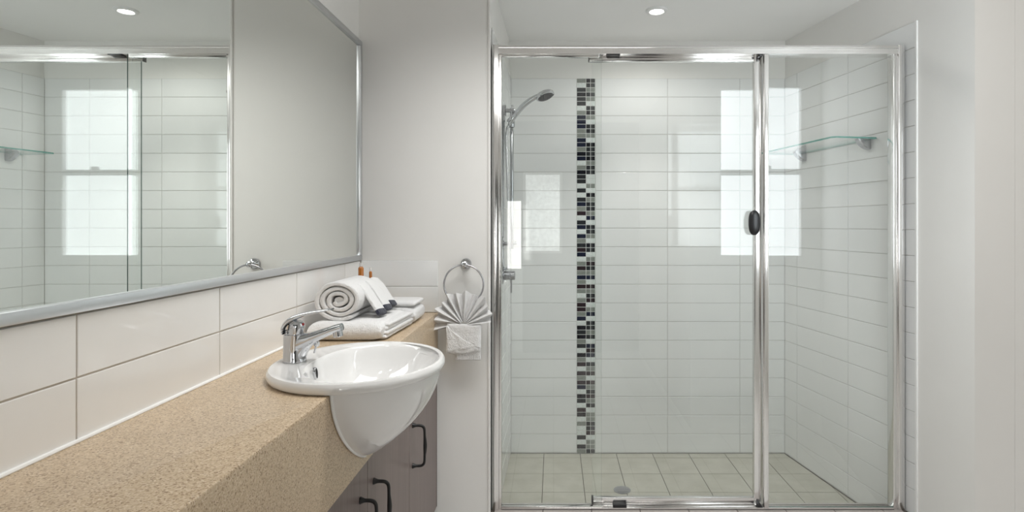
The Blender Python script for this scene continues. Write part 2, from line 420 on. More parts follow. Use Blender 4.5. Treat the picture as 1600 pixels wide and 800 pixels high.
for i in range(-1, 9):
    x0, x1 = max(-.043+i*hp, XL0+.001), min(-.043+(i+1)*hp, XR(HB1)-.004)
    if x1-x0 > .01:
        tile(hob, 'tile', x1-x0-.003, HB1-HB0, M['hob_tile'], ((x0+x1)/2, (HB0+HB1)/2, HZ), 0, .0004, lay=True)
# tile() lays tiles with their face up: rotate so the glazed side looks to +z
structure('ceiling', bx(-.9, 1.9, -1.1, ZB+.12, CEIL, CEIL+.08), M['ceiling'])

# ------------------------------------------------------------------ mirror
mi = thing('wall_mirror', 'large wall mirror in a slim silver frame above the vanity splash tiles', 'mirror', (XM, 1.2, H-.142))
y0, y1, z0, z1, fw = .15, ZR-.001, H-.142, H+.721, .020
obj('mirror_glass', bx(XM-.006, XM-.0005, y0+.012, y1-.012, z0+.012, z1-.012), M['mirror'], mi, smooth=False)
obj('frame_rail', bx(XM-.007, XM+.008, y0, y1, z0, z0+fw, .0025), M['alu_mirror'], mi)
obj('frame_rail', bx(XM-.007, XM+.008, y0, y1, z1-fw, z1, .0025), M['alu_mirror'], mi)
obj('frame_stile', bx(XM-.007, XM+.008, y1-fw, y1, z0+fw, z1-fw, .0025), M['alu_mirror'], mi)
obj('frame_stile', bx(XM-.007, XM+.008, y0, y0+fw, z0+fw, z1-fw, .0025), M['alu_mirror'], mi)

# ------------------------------------------------------------------ semi-recessed basin (shape first: the worktop is cut to it)
BX, BY, AX, AY = -.465, 1.378, .200, .222
RZ = ZC+.0245
def oval(cx, cy, ax, ay, z, n=72, p=2.0):
    out = []
    for i in range(n):
        a = 2*PI*i/n; ca, sa = math.cos(a), math.sin(a)
        out.append((cx+ax*math.copysign(abs(ca)**(2/p), ca), cy+ay*math.copysign(abs(sa)**(2/p), sa), z))
    return out
BD = .212
def body(s, n=72, z_top=ZC+.004):
    rr = []
    for t in (.999, .99, .97, .94, .90, .85, .79, .72, .64, .55, .46, .36, .26, .16, .07, 0):
        g = (1-t**1.75)**.84*.945*s
        rr.append(oval(BX+.012*t, BY, AX*g, AY*g, z_top-BD*t*(.5+.5*s), n))
    return rr
# ------------------------------------------------------------------ worktop with deep front fascia
XC = -.457; FB = H-.581
bm = bmesh.new()
prof = [(XM, ZC), (XC-.003, ZC), (XC-.001, ZC-.001), (XC, ZC-.003), (XC, FB), (XC-.022, FB), (XC-.022, ZC-.035), (XM, ZC-.035)]
rings(bm, [[(x, .2, z) for x, z in prof], [(x, ZR-.001, z) for x, z in prof]])
ct = obj('countertop', bm, M['quartz'])
tag(ct, 'speckled tan stone worktop with a deep front edge on the vanity', 'countertop')
cb = bmesh.new(); rr = body(.985); rr.append([(x, y, ZC+.05) for x, y, z in rr[-1]]); rings(cb, rr)
bmesh.ops.recalc_face_normals(cb, faces=cb.faces)
cme = bpy.data.meshes.new('cutter'); cb.to_mesh(cme); cb.free()
cut = bpy.data.objects.new('cutter', cme); C.objects.link(cut)
bo = ct.modifiers.new('cut', 'BOOLEAN'); bo.operation = 'DIFFERENCE'; bo.object = cut; bo.solver = 'EXACT'
bpy.context.view_layer.update()
nm = bpy.data.meshes.new_from_object(ct.evaluated_get(bpy.context.evaluated_depsgraph_get()))
ct.modifiers.clear(); ct.data = nm; nm.name = 'countertop'
nm.shade_smooth(); nm.set_sharp_from_angle(angle=math.radians(30))
bpy.data.objects.remove(cut); bpy.data.meshes.remove(cme)

ba = thing('basin', 'white oval semi-recessed washbasin set into the tan worktop', 'sink', (BX, BY, ZC))
bm = bmesh.new()
rr = body(.95)                                            # underside, inside the worktop cut
IX, IY, JX, JY = -.430, 1.381, .147, .193                 # bowl opening
rr += [oval(BX, BY, AX*.965, AY*.965, ZC+.0008), oval(BX, BY, AX*.988, AY*.988, ZC+.004), oval(BX, BY, AX, AY, ZC+.011),
       oval(BX, BY, AX*.992, AY*.992, RZ-.006), oval(BX, BY, AX*.972, AY*.974, RZ-.001), oval(BX, BY, AX*.945, AY*.95, RZ),
       oval(BX+.004, BY, AX*.905, AY*.915, RZ-.0025)]
for t, g in ((0, 1.0), (.015, .985), (.05, .965), (.12, .94), (.25, .90), (.40, .84), (.55, .75), (.70, .62), (.82, .47), (.91, .33), (.96, .22), (.985, .15)):
    cx = IX+(BX+.005-IX)*t
    rr.append(oval(cx, IY, max(JX*g, .022), max(JY*g, .022), RZ-.0035-.135*t, p=2+.25*(1-t)))
rr.append(oval(BX+.005, IY, .020, .020, RZ-.139))
rings(bm, rr)
# front skirt, lapping over the fascia
b2 = bmesh.new(); rings(b2, body(1.0, 96, ZC+.004), cap1=False)
bmesh.ops.bisect_plane(b2, geom=b2.verts[:]+b2.edges[:]+b2.faces[:], plane_co=(XC+.0006, 0, 0), plane_no=(-1, 0, 0), clear_outer=True)
ext = bmesh.ops.extrude_edge_only(b2, edges=[e for e in b2.edges if e.is_boundary and abs(e.verts[0].co.x-XC-.0006) < 1e-4 and abs(e.verts[1].co.x-XC-.0006) < 1e-4])
merge(bm, b2)
# bead along the skirt's edge
bd = []
for r in body(1.0, 96, ZC+.004):
    c = [p for p in r if p[0] > XC]
    if len(c) > 2:
        ymn = min(c, key=lambda p: p[1]); ymx = max(c, key=lambda p: p[1]); bd.append((ymn[1], ymn[2])); bd.append((ymx[1], ymx[2]))
lo = sorted([b for b in bd if b[0] < BY], key=lambda b: -b[1]); hi = sorted([b for b in bd if b[0] >= BY], key=lambda b: b[1])
path = lo+hi
sweep(bm, [(XC+.0035, y, z, .0035, .0035) for y, z in path], 8, (1, 0, 0))
obj('bowl', bm, M['ceramic'], ba)
# overflow slot on the rear wall of the bowl, waste in the bottom
ov = Vector((-.5675, IY-.016, RZ-.030))
bm = bmesh.new(); a = Vector((1, .09, .13)).normalized(); u = Vector((0, 1, 0)); v = a.cross(u).normalized(); u = v.cross(a)
def slot(bm, c, ru, rv, hs):
    rings(bm, [[c+u*math.cos(2*PI*i/28)*ru*k+v*math.sin(2*PI*i/28)*rv*k+a*h for i in range(28)] for k, h in hs])
slot(bm, ov, .0092, .0140, [(1.0, -.006), (1.0, .0015), (.95, .003), (.86, .003), (.83, .001), (.82, -.004)]); obj('overflow_ring', bm, M['chrome'], ba)
bm = bmesh.new(); slot(bm, ov, .0076, .0118, [(1.0, -.004), (1.0, .0024)]); obj('overflow_hole', bm, M['hole'], ba)
bm = bmesh.new(); lathe(bm, [(.0295, 0), (.030, .002), (.026, .0035), (.019, .002), (.017, .004), (.004, .006), (0, .006)], (BX+.005, IY, RZ-.140)); obj('waste', bm, M['chrome'], ba)

# ------------------------------------------------------------------ mixer tap on the basin's rear ledge
TX, TY, TZ = -.6215, 1.372, RZ-.002
tp = thing('basin_mixer', 'chrome single-lever mixer tap on the rear ledge of the basin', 'tap', (TX, TY, TZ))
bm = bmesh.new()
rr = []
for h, ax, ay, ox in ((0, .0262, .0255, .001), (.004, .0262, .0255, .001), (.009, .0245, .0235, 0), (.03, .0238, .0225, 0), (.050, .0242, .0225, .0005), (.0635, .0245, .0225, .001)):
    rr.append(oval(TX+ox, TY, ax, ay, TZ+h, 32, 2.2))
rings(bm, rr); obj('body', bm, M['chrome'], tp)
bm = bmesh.new()
sweep(bm, smooth_path([(TX+.004, TY, TZ+.040, .0205, .021), (TX+.022, TY, TZ+.047, .0195, .0185), (TX+.045, TY, TZ+.056, .0175, .0135), (TX+.075, TY, TZ+.068, .0155, .0105), (TX+.100, TY, TZ+.077, .0145, .0095), (TX+.114, TY, TZ+.081, .014, .009)]), 24, power=2.6)
# web under the spout
sweep(bm, smooth_path([(TX+.010, TY, TZ+.001, .0185, .016), (TX+.0135, TY, TZ+.014, .018, .0155), (TX+.021, TY, TZ+.031, .0165, .0155), (TX+.036, TY, TZ+.046, .0145, .0125), (TX+.060, TY, TZ+.059, .012, .007), (TX+.080, TY, TZ+.067, .010, .004)]), 18)
obj('spout', bm, M['chrome'], tp)
bm = bmesh.new(); lathe(bm, [(.0105, 0), (.0115, .001), (.0115, .012), (.0125, .013), (.0125, .024), (.010, .026)], (TX+.106, TY, TZ+.058), (-.15, 0, 1), 24); obj('aerator', bm, M['chrome'], tp)
bm = bmesh.new()                                        # seam ring and cartridge dome
lathe(bm, [(.0235, 0), (.0235, .0012), (.0225, .0014)], (TX+.001, TY, TZ+.0632), n=32)
lathe(bm, [(.0185, 0), (.0185, .018), (.0175, .026), (.013, .032)], (TX+.003, TY, TZ+.064), (.18, 0, 1), 28)
obj('cartridge', bm, M['chrome'], tp)
bm = bmesh.new()
sweep(bm, smooth_path([(TX-.0215, TY, TZ+.0655, .018, .003), (TX-.021, TY, TZ+.080, .0205, .0045), (TX-.011, TY, TZ+.095, .0215, .006), (TX+.008, TY, TZ+.106, .0205, .0062), (TX+.035, TY, TZ+.114, .017, .005), (TX+.066, TY, TZ+.1195, .0135, .0034), (TX+.092, TY, TZ+.1235, .0105, .0022)]), 22, power=2.5)
obj('lever', bm, M['chrome'], tp)
bm = bmesh.new(); lathe(bm, [(.0035, 0), (.0035, .002), (.002, .0028)], (TX+.0225, TY-.004, TZ+.088), (1, -.3, .1), 14); obj('indicator_dot', bm, M['red'], tp)
bm = bmesh.new(); lathe(bm, [(.0025, 0), (.0025, .016), (.006, .018), (.0075, .023), (.006, .029), (0, .030)], (TX+.040, TY+.020, TZ+.014), (.25, 0, 1), 20); obj('pop_up_knob', bm, M['chrome'], tp)

# ------------------------------------------------------------------ vanity cabinet
XD = -.4605
cab = thing('vanity_cabinet', 'mauve-brown vanity cabinet with black pull handles under the worktop', 'cabinet', (-.61, 1.2, .15))
CBz = H-1.112
bm = bmesh.new()
box(bm, XM+.002, XD-.019, ZR-.020, ZR-.003, CBz, FB-.001); box(bm, XM+.002, XD-.019, .22, .238, CBz, FB-.001)
box(bm, XM+.002, XD-.019, .238, ZR-.020, CBz, CBz+.018); box(bm, XM+.002, XM+.010, .238, ZR-.020, CBz+.018, FB-.001)
obj('carcass', bm, M['laminate_edge'], cab, smooth=False)
obj('plinth', bx(XM+.03, XD-.07, .3, ZR-.003, 0, CBz-.0005), M['laminate_edge'], cab, smooth=False)
obj('end_panel', bx(XD-.018, XD, ZR-.012, ZR-.003, CBz, FB-.002), M['laminate_edge'], cab, smooth=False)
def handle(parent, y):
    bm = bmesh.new(); zt, zb = H-.658, H-.790; X0 = XD
    for z in (zt, zb):
        s = 1 if z == zt else -1
        lathe(bm, [(.0085, 0), (.0085, .002), (.0065, .006), (.0048, .011), (.0045, .016)], (X0, y, z), (1, 0, 0), 18)
    pts = [(X0+.012, y, zt, .0045, .0045), (X0+.026, y, zt-.0005, .0045, .0045), (X0+.034, y, zt-.004, .0045, .0045), (X0+.0385, y, zt-.013, .0042, .0042),
           (X0+.0395, y, zt-.035, .0042, .0042), (X0+.0405, y, zt-.050, .0054, .0056), (X0+.041, y, (zt+zb)/2, .0062, .0064), (X0+.0405, y, zb+.050, .0054, .0056), (X0+.0395, y, zb+.035, .0042, .0042),
           (X0+.0385, y, zb+.013, .0042, .0042), (X0+.034, y, zb+.004, .0045, .0045), (X0+.026, y, zb+.0005, .0045, .0045), (X0+.012, y, zb, .0045, .0045)]
    sweep(bm, smooth_path(pts, 5), 14, (0, 1, 0))
    obj('handle', bm, M['black_iron'], parent)
doors = [(1.8275, ZR-.0135, 1.871), (1.4195, 1.8245, 1.4655), (1.0115, 1.4165, 1.363), (.6035, 1.0085, .65), (.24, .6005, .556)]
for a, b, hy in doors:
    dr = obj('door', bx(XD-.018, XD, a, b, CBz, FB-.002, .001, 1), M['laminate'], cab)
    handle(dr, hy)

# ------------------------------------------------------------------ shower screen
K = ZF/F
def sx(px): return (px-865)*K
def sz(py): return H-(py-350)*K
ss = thing('shower_screen', 'chrome-framed glass shower screen with a sliding door', 'shower screen', (.58, ZF, HZ))
yf0, yf1 = ZF-.026, ZF+.026
bm = bmesh.new()                                      # header: extruded profile with grooves
pr = [(yf0, sz(87)), (yf0, sz(83)), (yf0+.003, sz(82.4)), (yf0+.003, sz(79)), (yf0, sz(78.4)), (yf0, sz(75.5)), (yf0+.004, sz(73.2)), (yf0+.012, sz(72.6)), (yf1, sz(72.6)), (yf1, sz(87))]
rings(bm, [[(sx(775), y, z) for y, z in pr], [(sx(1402), y, z) for y, z in pr]]); obj('header_rail', bm, M['alu'], ss)
bm = bmesh.new()                                      # left jamb with a stepped face
box(bm, sx(769.7), sx(780), yf0-.002, yf1, HZ, sz(72.8), .002); box(bm, sx(780)-.001, sx(784), yf0+.006, yf1-.004, HZ, sz(87), .0015)
obj('jamb', bm, M['alu'], ss)
bm = bmesh.new()
box(bm, sx(1398), sx(1407.6), yf0-.002, yf1, HZ, sz(72.8), .002); box(bm, sx(1391.5), sx(1398)+.001, yf0+.006, yf1-.004, HZ, sz(87), .0015)
obj('jamb', bm, M['alu'], ss)
bm = bmesh.new()                                      # sill track: low channel with two upstands
box(bm, sx(784), sx(1392), yf0+.002, yf1-.002, HZ, HZ+.004, .001)
box(bm, sx(784), sx(1392), yf0+.002, yf0+.005, HZ, HZ+.009, .001); box(bm, sx(784), sx(1392), yf0+.030, yf0+.033, HZ, HZ+.010, .001)
obj('sill_track', bm, M['alu'], ss)
def pane(parent, x0, x1, y, z0, z1, name='glass_pane', t=.006):
    bm = bx(x0, x1, y-t/2, y+t/2, z0, z1)
    for f in bm.faces:
        f.normal_update(); f.material_index = 0 if abs(f.normal.y) > .5 else 1
    return obj(name, bm, [M['glass'], M['glass_edge']], parent, smooth=False)
yG, yD = ZF-.016, ZF+.012
lf = pane(ss, sx(783), sx(939), yG, HZ+.009, sz(85), 'fixed_panel')
bm = bmesh.new(); box(bm, sx(784), sx(935.5), yG-.008, yG+.008, sz(92), sz(84), .0015); obj('top_channel', bm, M['alu'], lf)
bm = bmesh.new(); box(bm, sx(784), sx(942), yG-.007, yG+.007, HZ+.0045, sz(787), .0012); obj('bottom_channel', bm, M['alu'], lf)
rf = pane(ss, sx(1196), sx(1393), yG, HZ+.009, sz(85), 'fixed_panel')
bm = bmesh.new(); box(bm, sx(1190.5), sx(1197.5), yG-.011, yG+.010, HZ+.0045, sz(87.5), .0015); obj('panel_stile', bm, M['alu'], rf)
bm = bmesh.new(); box(bm, sx(1197.5), sx(1392), yG-.007, yG+.007, HZ+.0045, sz(789), .0012); obj('bottom_channel', bm, M['alu'], rf)
# sliding door behind the fixed panels
KD = (yD)/F
def dx(px): return (px-865)*KD
def dz(py): return H-(py-350)*KD
sd = pane(ss, dx(925), dx(1180), yD, dz(780), dz(92), 'sliding_door')
bm = bmesh.new(); box(bm, dx(920.5), dx(1190), yD-.009, yD+.009, dz(97), dz(88), .0015); obj('top_rail', bm, M['alu'], sd)
bm = bmesh.new(); box(bm, dx(926.5), dx(1178), yD-.009, yD+.009, dz(786), dz(776), .0015); obj('bottom_rail', bm, M['alu'], sd)
bm = bmesh.new(); box(bm, dx(1177), dx(1189.2), yD-.012, yD+.011, dz(787), dz(86), .002); obj('door_stile', bm, M['alu'], sd)
bm = bmesh.new(); box(bm, dx(924), dx(927.2), yD-.010, yD+.010, dz(786.2), dz(774.8), .001); obj('end_cap', bm, M['black'], sd)
bm = bmesh.new(); box(bm, dx(919.3), dx(920.6), yD-.009, yD+.009, dz(97), dz(89), .0005); obj('end_cap', bm, M['black'], sd)
for xa, xb, za, zb in ((947, 968, 88.2, 84.6), (957, 978, 789.3, 784.5)):
    obj('roller_block', bx(sx(xa), sx(xb), ZF-.024, ZF+.004, sz(za), sz(zb), .001), M['black'], sd)
for za, zb in ((90.5, 86), (792, 788)):
    obj('roller_block', bx(sx(1182.5), sx(1189), ZF-.022, ZF+.003, sz(za), sz(zb), .001), M['black'], sd)
bm = bmesh.new(); rr = []
kx, kz = dx(1174.6), dz(348)
for k, h in ((.80, 0), (.84, .006), (.97, .012), (1, .018), (.97, .023), (.86, .028), (.6, .031), (.2, .032)):
    rr.append([(kx+.0228*k*math.copysign(abs(math.cos(2*PI*i/40))**(2/2.6), math.cos(2*PI*i/40)), yD-.012-h, kz+.0505*k*math.copysign(abs(math.sin(2*PI*i/40))**(2/2.6), math.sin(2*PI*i/40))) for i in range(40)])
rings(bm, rr); obj('pull_knob', bm, M['black'], sd)

# ------------------------------------------------------------------ shower fittings on the left wall
YS = 2.72; KS = YS/F
def hx(px): return (px-865)*KS
def hz(py): return H-(py-350)*KS
xw = XL0+dl.x*(YS-ZR)+.0015
sr = thing('shower_rail', 'upright chrome slide rail on the left shower wall', 'shower rail', (xw, YS, hz(390)))
bm = bmesh.new(); box(bm, xw, hx(791), YS-.016, YS+.016, hz(181), hz(165), .002)
obj('wall_outlet', bm, M['chrome_dull'], sr)
bm = bmesh.new(); lathe(bm, [(.0095, 0), (.0095, .030), (.0125, .031), (.0125, .040), (.010, .043)], (hx(790.5), YS, hz(173)), (1, 0, 0), 20)
obj('bracket_arm', bm, M['chrome_dull'], sr)
bm = bmesh.new(); lathe(bm, [(.008, 0), (.0085, .002), (.0085, hz(164)-hz(389)-.004), (.006, hz(164)-hz(389))], (hx(799.8), YS, hz(389)), n=20); obj('rail', bm, M['chrome'], sr)
bm = bmesh.new(); lathe(bm, [(.013, 0), (.013, .004), (.009, .006), (.009, hx(799.8)-xw)], (xw, YS, hz(381)), (1, 0, 0), 20); obj('wall_mount', bm, M['chrome_dull'], sr)
bm = bmesh.new(); lathe(bm, [(.008, 0), (.008, .020), (.006, .022)], (hx(800), YS, hz(380)), (1, 0, 0), 16); obj('end_stop', bm, M['chrome_dull'], sr)
bm = bmesh.new()
lathe(bm, [(.013, 0), (.014, .003), (.014, .034), (.012, .038)], (hx(799.8), YS, hz(199)), n=20)
lathe(bm, [(.011, -.012), (.0125, -.008), (.0125, .016), (.011, .020)], (hx(797.5), YS-.020, hz(189.5)), (.62, -.1, .78), 20)
lathe(bm, [(.007, 0), (.007, .014)], (hx(799), YS-.004, hz(191)), (0, -1, 0), 14)
obj('slider', bm, M['chrome'], sr)
hs = thing('hand_shower', 'chrome hand shower with round head held on the slide rail', 'shower head', (hx(799), YS-.020, hz(189)))
YH = YS-.020; KH = YH/F
def gx(px): return (px-865)*KH
def gz(py): return H-(py-350)*KH
bm = bmesh.new()
sweep(bm, smooth_path([(gx(795.5), YH, gz(195.5), .0085, .0085), (gx(799.5), YH, gz(189), .0098, .0098), (gx(805.5), YH, gz(180), .0118, .0118), (gx(816), YH-.003, gz(167), .0135, .013), (gx(828), YH-.006, gz(157.5), .014, .012), (gx(838), YH-.008, gz(152), .017, .011), (gx(846), YH-.010, gz(149.5), .022, .009)]), 20)
obj('handle', bm, M['chrome'], hs)
bm = bmesh.new(); hn = Vector((-.34, .20, .90)).normalized(); hc = Vector((gx(852.5), YH-.012, gz(152.5)))
lathe(bm, [(.0400, 0), (.0445, .002), (.0455, .006), (.0445, .012), (.038, .019), (.022, .024), (0, .025)], hc, hn, 36); obj('head', bm, M['chrome'], hs)
bm = bmesh.new(); lathe(bm, [(0, -.003), (.030, -.002), (.039, .0005), (.040, .003)], hc, hn, 36)
for rr_, nn in ((.012, 8), (.022, 14), (.031, 20)):
    u_, v_, a_ = frame(hn)
    for i in range(nn):
        p = hc+(u_*math.cos(2*PI*i/nn)+v_*math.sin(2*PI*i/nn))*rr_-a_*.0015
        lathe(bm, [(.0018, -.003), (.0018, .001)], p, hn, 8)
obj('spray_face', bm, M['dark_rubber'], hs)
bm = bmesh.new(); lathe(bm, [(.0085, 0), (.0085, .020), (.0065, .024)], (gx(786.5), YS, gz(189)), n=16); obj('hose_nut', bm, M['chrome'], hs)
bm = bmesh.new()
tube(bm, [(gx(786.5), YS, gz(188)), (gx(786), YS, gz(230)), (gx(785.3), YS, gz(300)), (gx(784.8), YS, gz(370)), (gx(785.3), YS, gz(408)), (gx(787.5), YS, gz(418.5)), (gx(790.5), YS-.004, gz(421)), (gx(793.5), YS-.008, gz(417)), (gx(795.6), YS-.012, gz(400)), (gx(796), YH-.004, gz(360)), (gx(794), YH-.006, gz(300)), (gx(791.5), YH-.006, gz(240)), (gx(790.8), YH-.004, gz(215)), (gx(792.6), YH-.001, gz(201)), (gx(795.8), YH, gz(195))], .0058, 12, 8)
obj('hose', bm, M['hose'], hs)
mx_ = thing('shower_mixer', 'round chrome shower mixer with a pin lever on the left shower wall', 'tap', (xw, YS, hz(430)))
bm = bmesh.new(); lathe(bm, [(.040, 0), (.040, .003), (.036, .006)], (xw, YS, hz(431)), (1, 0, 0), 32); obj('cover_plate', bm, M['chrome_dull'], mx_)
bm = bmesh.new(); lathe(bm, [(.0215, 0), (.0215, .030), (.020, .031), (.0215, .032), (.0215, .050), (.019, .053)], (xw+.005, YS, hz(430.5)), (1, 0, 0), 32); obj('body', bm, M['chrome_dull'], mx_)
bm = bmesh.new(); lathe(bm, [(.0045, 0), (.0045, .060), (.004, .062)], (hx(798.8), YS-.004, hz(437)), (0, 0, -1), 14); obj('lever', bm, M['chrome_dull'], mx_)

# ------------------------------------------------------------------ glass shelf on the splayed wall
sh = thing('glass_shelf', 'clear glass shelf with green edge on the right shower wall', 'shelf', (1.25, 2.7, H+.366))
def sp_(s, o): p = c0+d*s+nrm*o; return (p.x, p.y)
z0 = H+.366
bm = bmesh.new(); prism(bm, [sp_(.110, .004), sp_(.110, .196), sp_(.122, .210), sp_(.686, .210), sp_(.700, .196), sp_(.700, .004)], z0, z0+.007)
for f in bm.faces: f.normal_update(); f.material_index = 0 if abs(f.normal.z) > .5 else 1
obj('shelf_glass', bm, [M['glass'], M['shelf_edge']], sh, smooth=False)
for s in (.648, .182):
    bm = bmesh.new(); w_ = .016; prf = [(0, .012), (.058, .012), (.062, .009), (.060, .004), (.050, -.012), (.034, -.027), (.015, -.037), (0, -.040)]
    R = []
    for ds in (-w_, -w_+.004, w_-.004, w_):
        k = .9 if abs(ds) == w_ else 1
        R.append([(*sp_(s+ds, .0005+o_*k), z0+zz_*k) for o_, zz_ in prf])
    rings(bm, R); obj('bracket', bm, M['chrome_dull'], sh)

# ------------------------------------------------------------------ downlight, floor waste
DL = (161/F*2.698, 2.698)
dlt = thing('downlight', 'small round white recessed downlight in the shower ceiling', 'ceiling light', (*DL, CEIL))
bm = bmesh.new(); lathe(bm, [(.036, 0), (.052, 0), (.052, .004), (.048, .009), (.040, .011), (.034, .009), (.031, .003), (.031, 0)], (*DL, CEIL), (0, 0, -1), 40); obj('trim_ring', bm, M['white'], dlt)
bm = bmesh.new(); lathe(bm, [(0, .0005), (.031, .0005), (.031, .004), (0, .006)], (*DL, CEIL), (0, 0, -1), 40); obj('lamp_lens', bm, M['lamp'], dlt)
fw_ = thing('floor_waste', 'small round metal waste grate set in the shower floor tiles', 'drain', (.325, 2.715, 0))
bm = bmesh.new(); lathe(bm, [(.040, 0), (.040, .002), (.036, .0028), (.033, .0015)], (.325, 2.715, .0006), n=36)
for k in range(-3, 4):
    hw = math.sqrt(max(.034**2-(k*.009)**2, 0)); box(bm, .325-hw, .325+hw, 2.715+k*.009-.0022, 2.715+k*.009+.0022, .0008, .0024)
obj('grate', bm, M['chrome_dull'], fw_)
bm = bmesh.new(); lathe(bm, [(.034, 0), (.034, .0006)], (.325, 2.715, .0005), n=30); obj('sump', bm, M['hole'], fw_)

# ------------------------------------------------------------------ towel ring and folded hand towel on the partition
YT = 2.222; KT = YT/F
def tx(px): return (px-865)*KT
def tz(py): return H-(py-350)*KT
tr = thing('towel_ring', 'round chrome towel ring on the wall between basin and shower', 'towel ring', (tx(725), ZR, tz(413)))
bm = bmesh.new(); lathe(bm, [(.0215, 0), (.0215, .004), (.019, .009), (.009, .013), (.0085, .026), (.0115, .030), (.0125, .040), (.011, .049), (.006, .053), (0, .054)], (tx(725.5), ZR+.0035, tz(413)), (0, -1, 0), 28); obj('wall_mount', bm, M['chrome'], tr)
bm = bmesh.new(); n = 64; rc = (tx(724.5), tz(444.5)); rad = .0765
pts = [(rc[0]+rad*math.sin(2*PI*i/n), YT, rc[1]+rad*math.cos(2*PI*i/n)) for i in range(n)]
rr = []
for i in range(n):
    a = 2*PI*i/n; o_ = Vector((math.sin(a), 0, math.cos(a)))
    rr.append([Vector(pts[i])+o_*.0036*math.cos(2*PI*j/12)+Vector((0, 1, 0))*.0036*math.sin(2*PI*j/12) for j in range(12)])
rings(bm, rr+[rr[0]], False, False); bmesh.ops.remove_doubles(bm, verts=bm.verts, dist=1e-6); obj('ring', bm, M['chrome_dull'], tr)

ht = thing('hand_towel', 'white hand towel folded into a fan hanging from the towel ring', 'towel', (tx(725), YT, tz(560)))
# fan: pleats radiating from the waist
bm = bmesh.new(); NP, NR, SUB = 11, 16, 8
cxp, czp = 726.0, 506.0
out = [(-96, 45), (-88, 46), (-78, 45), (-62, 46), (-45, 47), (-28, 50), (-12, 50), (0, 49), (14, 49), (30, 50), (45, 49), (60, 46), (76, 43), (88, 42)]
def edge_r(a):
    for (a0_, r0_), (a1_, r1_) in zip(out, out[1:]):
        if a0_ <= a <= a1_: t = (a-a0_)/(a1_-a0_); return r0_+(r1_-r0_)*t
    return out[-1][1]
cols_ = NP*SUB+1; front = []; back = []
for i in range(cols_):
    q = i/(cols_-1); a = -94+q*180; ph = q*NP*2*PI
    R = edge_r(a)*(1+.035*math.sin(ph*.5+1.3)+.045*(math.cos(ph)))
    fr_, bk_ = [], []
    for k in range(NR+1):
        t = k/NR; rr_ = 5+(R-5)*t
        wob = .35*noise.noise(Vector((q*9, t*2, 3)))
        px = cxp+rr_*math.sin(math.radians(a))+wob*3; py = czp-rr_*math.cos(math.radians(a))*(.98)-2*t
        if a < -70: py += (t**2)*(-a-70)*.30
        amp = (.004+.013*t)
        yy = YT-.020-amp*math.cos(ph)-.004*(1-t)+.004*math.sin(q*17+t*3)
        tip = .0028*math.sqrt(max(0, 1-t**6))+.0004
        fr_.append((tx(px), yy-tip, tz(py))); bk_.append((tx(px), yy+tip, tz(py)))
    front.append(fr_); back.append(bk_)
rings(bm, [f+b[::-1] for f, b in zip(front, back)])
obj('fan', bm, M['terry'], ht)
# waist band folded over, slanting lower edge, and the hem below it
def cloth_slab(pxs, y_mid, th, seed, nx=22, nz=22, wr_=.0015):
    """pxs: function (u, v) -> pixel position on the towel plane; a soft slab of cloth"""
    bm = bmesh.new(); F_, B_ = [], []
    for i in range(nx+1):
        u_ = i/nx; f_, b_ = [], []
        for k in range(nz+1):
            v_ = k/nz; px, py = pxs(u_, v_)
            e = min(1, min(u_, 1-u_)*7, min(v_, 1-v_)*9); e = math.sqrt(max(0, 1-(1-e)**2))
            wv = wr_*(noise.noise(Vector((u_*3+seed, v_*4, seed)))+.6*math.sin((u_*1.3+v_*.9)*9+seed))
            f_.append((tx(px), y_mid-th*(.15+.85*e)+wv, tz(py))); b_.append((tx(px), y_mid+th*(.15+.85*e)+wv*.5, tz(py)))
        F_.append(f_); B_.append(b_)
    rings(bm, [f+b[::-1] for f, b in zip(F_, B_)]); return bm
obj('waist_band', cloth_slab(lambda u_, v_: (701.5+51*u_+(1-v_)*(u_-.5)*2, 503+v_*(45-2*u_+4*math.sin(u_*3+.3)*v_)+(1-v_)*2*u_), YT-.026, .0125, 1.0), M['terry'], ht)
obj('folded_wrap', cloth_slab(lambda u_, v_: (700+(4+50*(v_**1.1))*u_*(.55+.45*v_), 506+v_*42.5-u_*v_*9), YT-.036, .0055, 3.0), M['terry'], ht)
obj('hem_tail', cloth_slab(lambda u_, v_: (712.5+40*u_, 536+24.5*v_), YT-.022, .0065, 5.0, wr_=.0006), M['terry'], ht)
bm = bmesh.new()
for k in range(13):
    px = 717+k*2.8; sweep(bm, [(tx(px), YT-.0288, tz(551.5), .0016, .0016), (tx(px+.3), YT-.0290, tz(559), .0016, .0016)], 6)
obj('hem_ribs', bm, M['terry'], ht, kind='stuff')

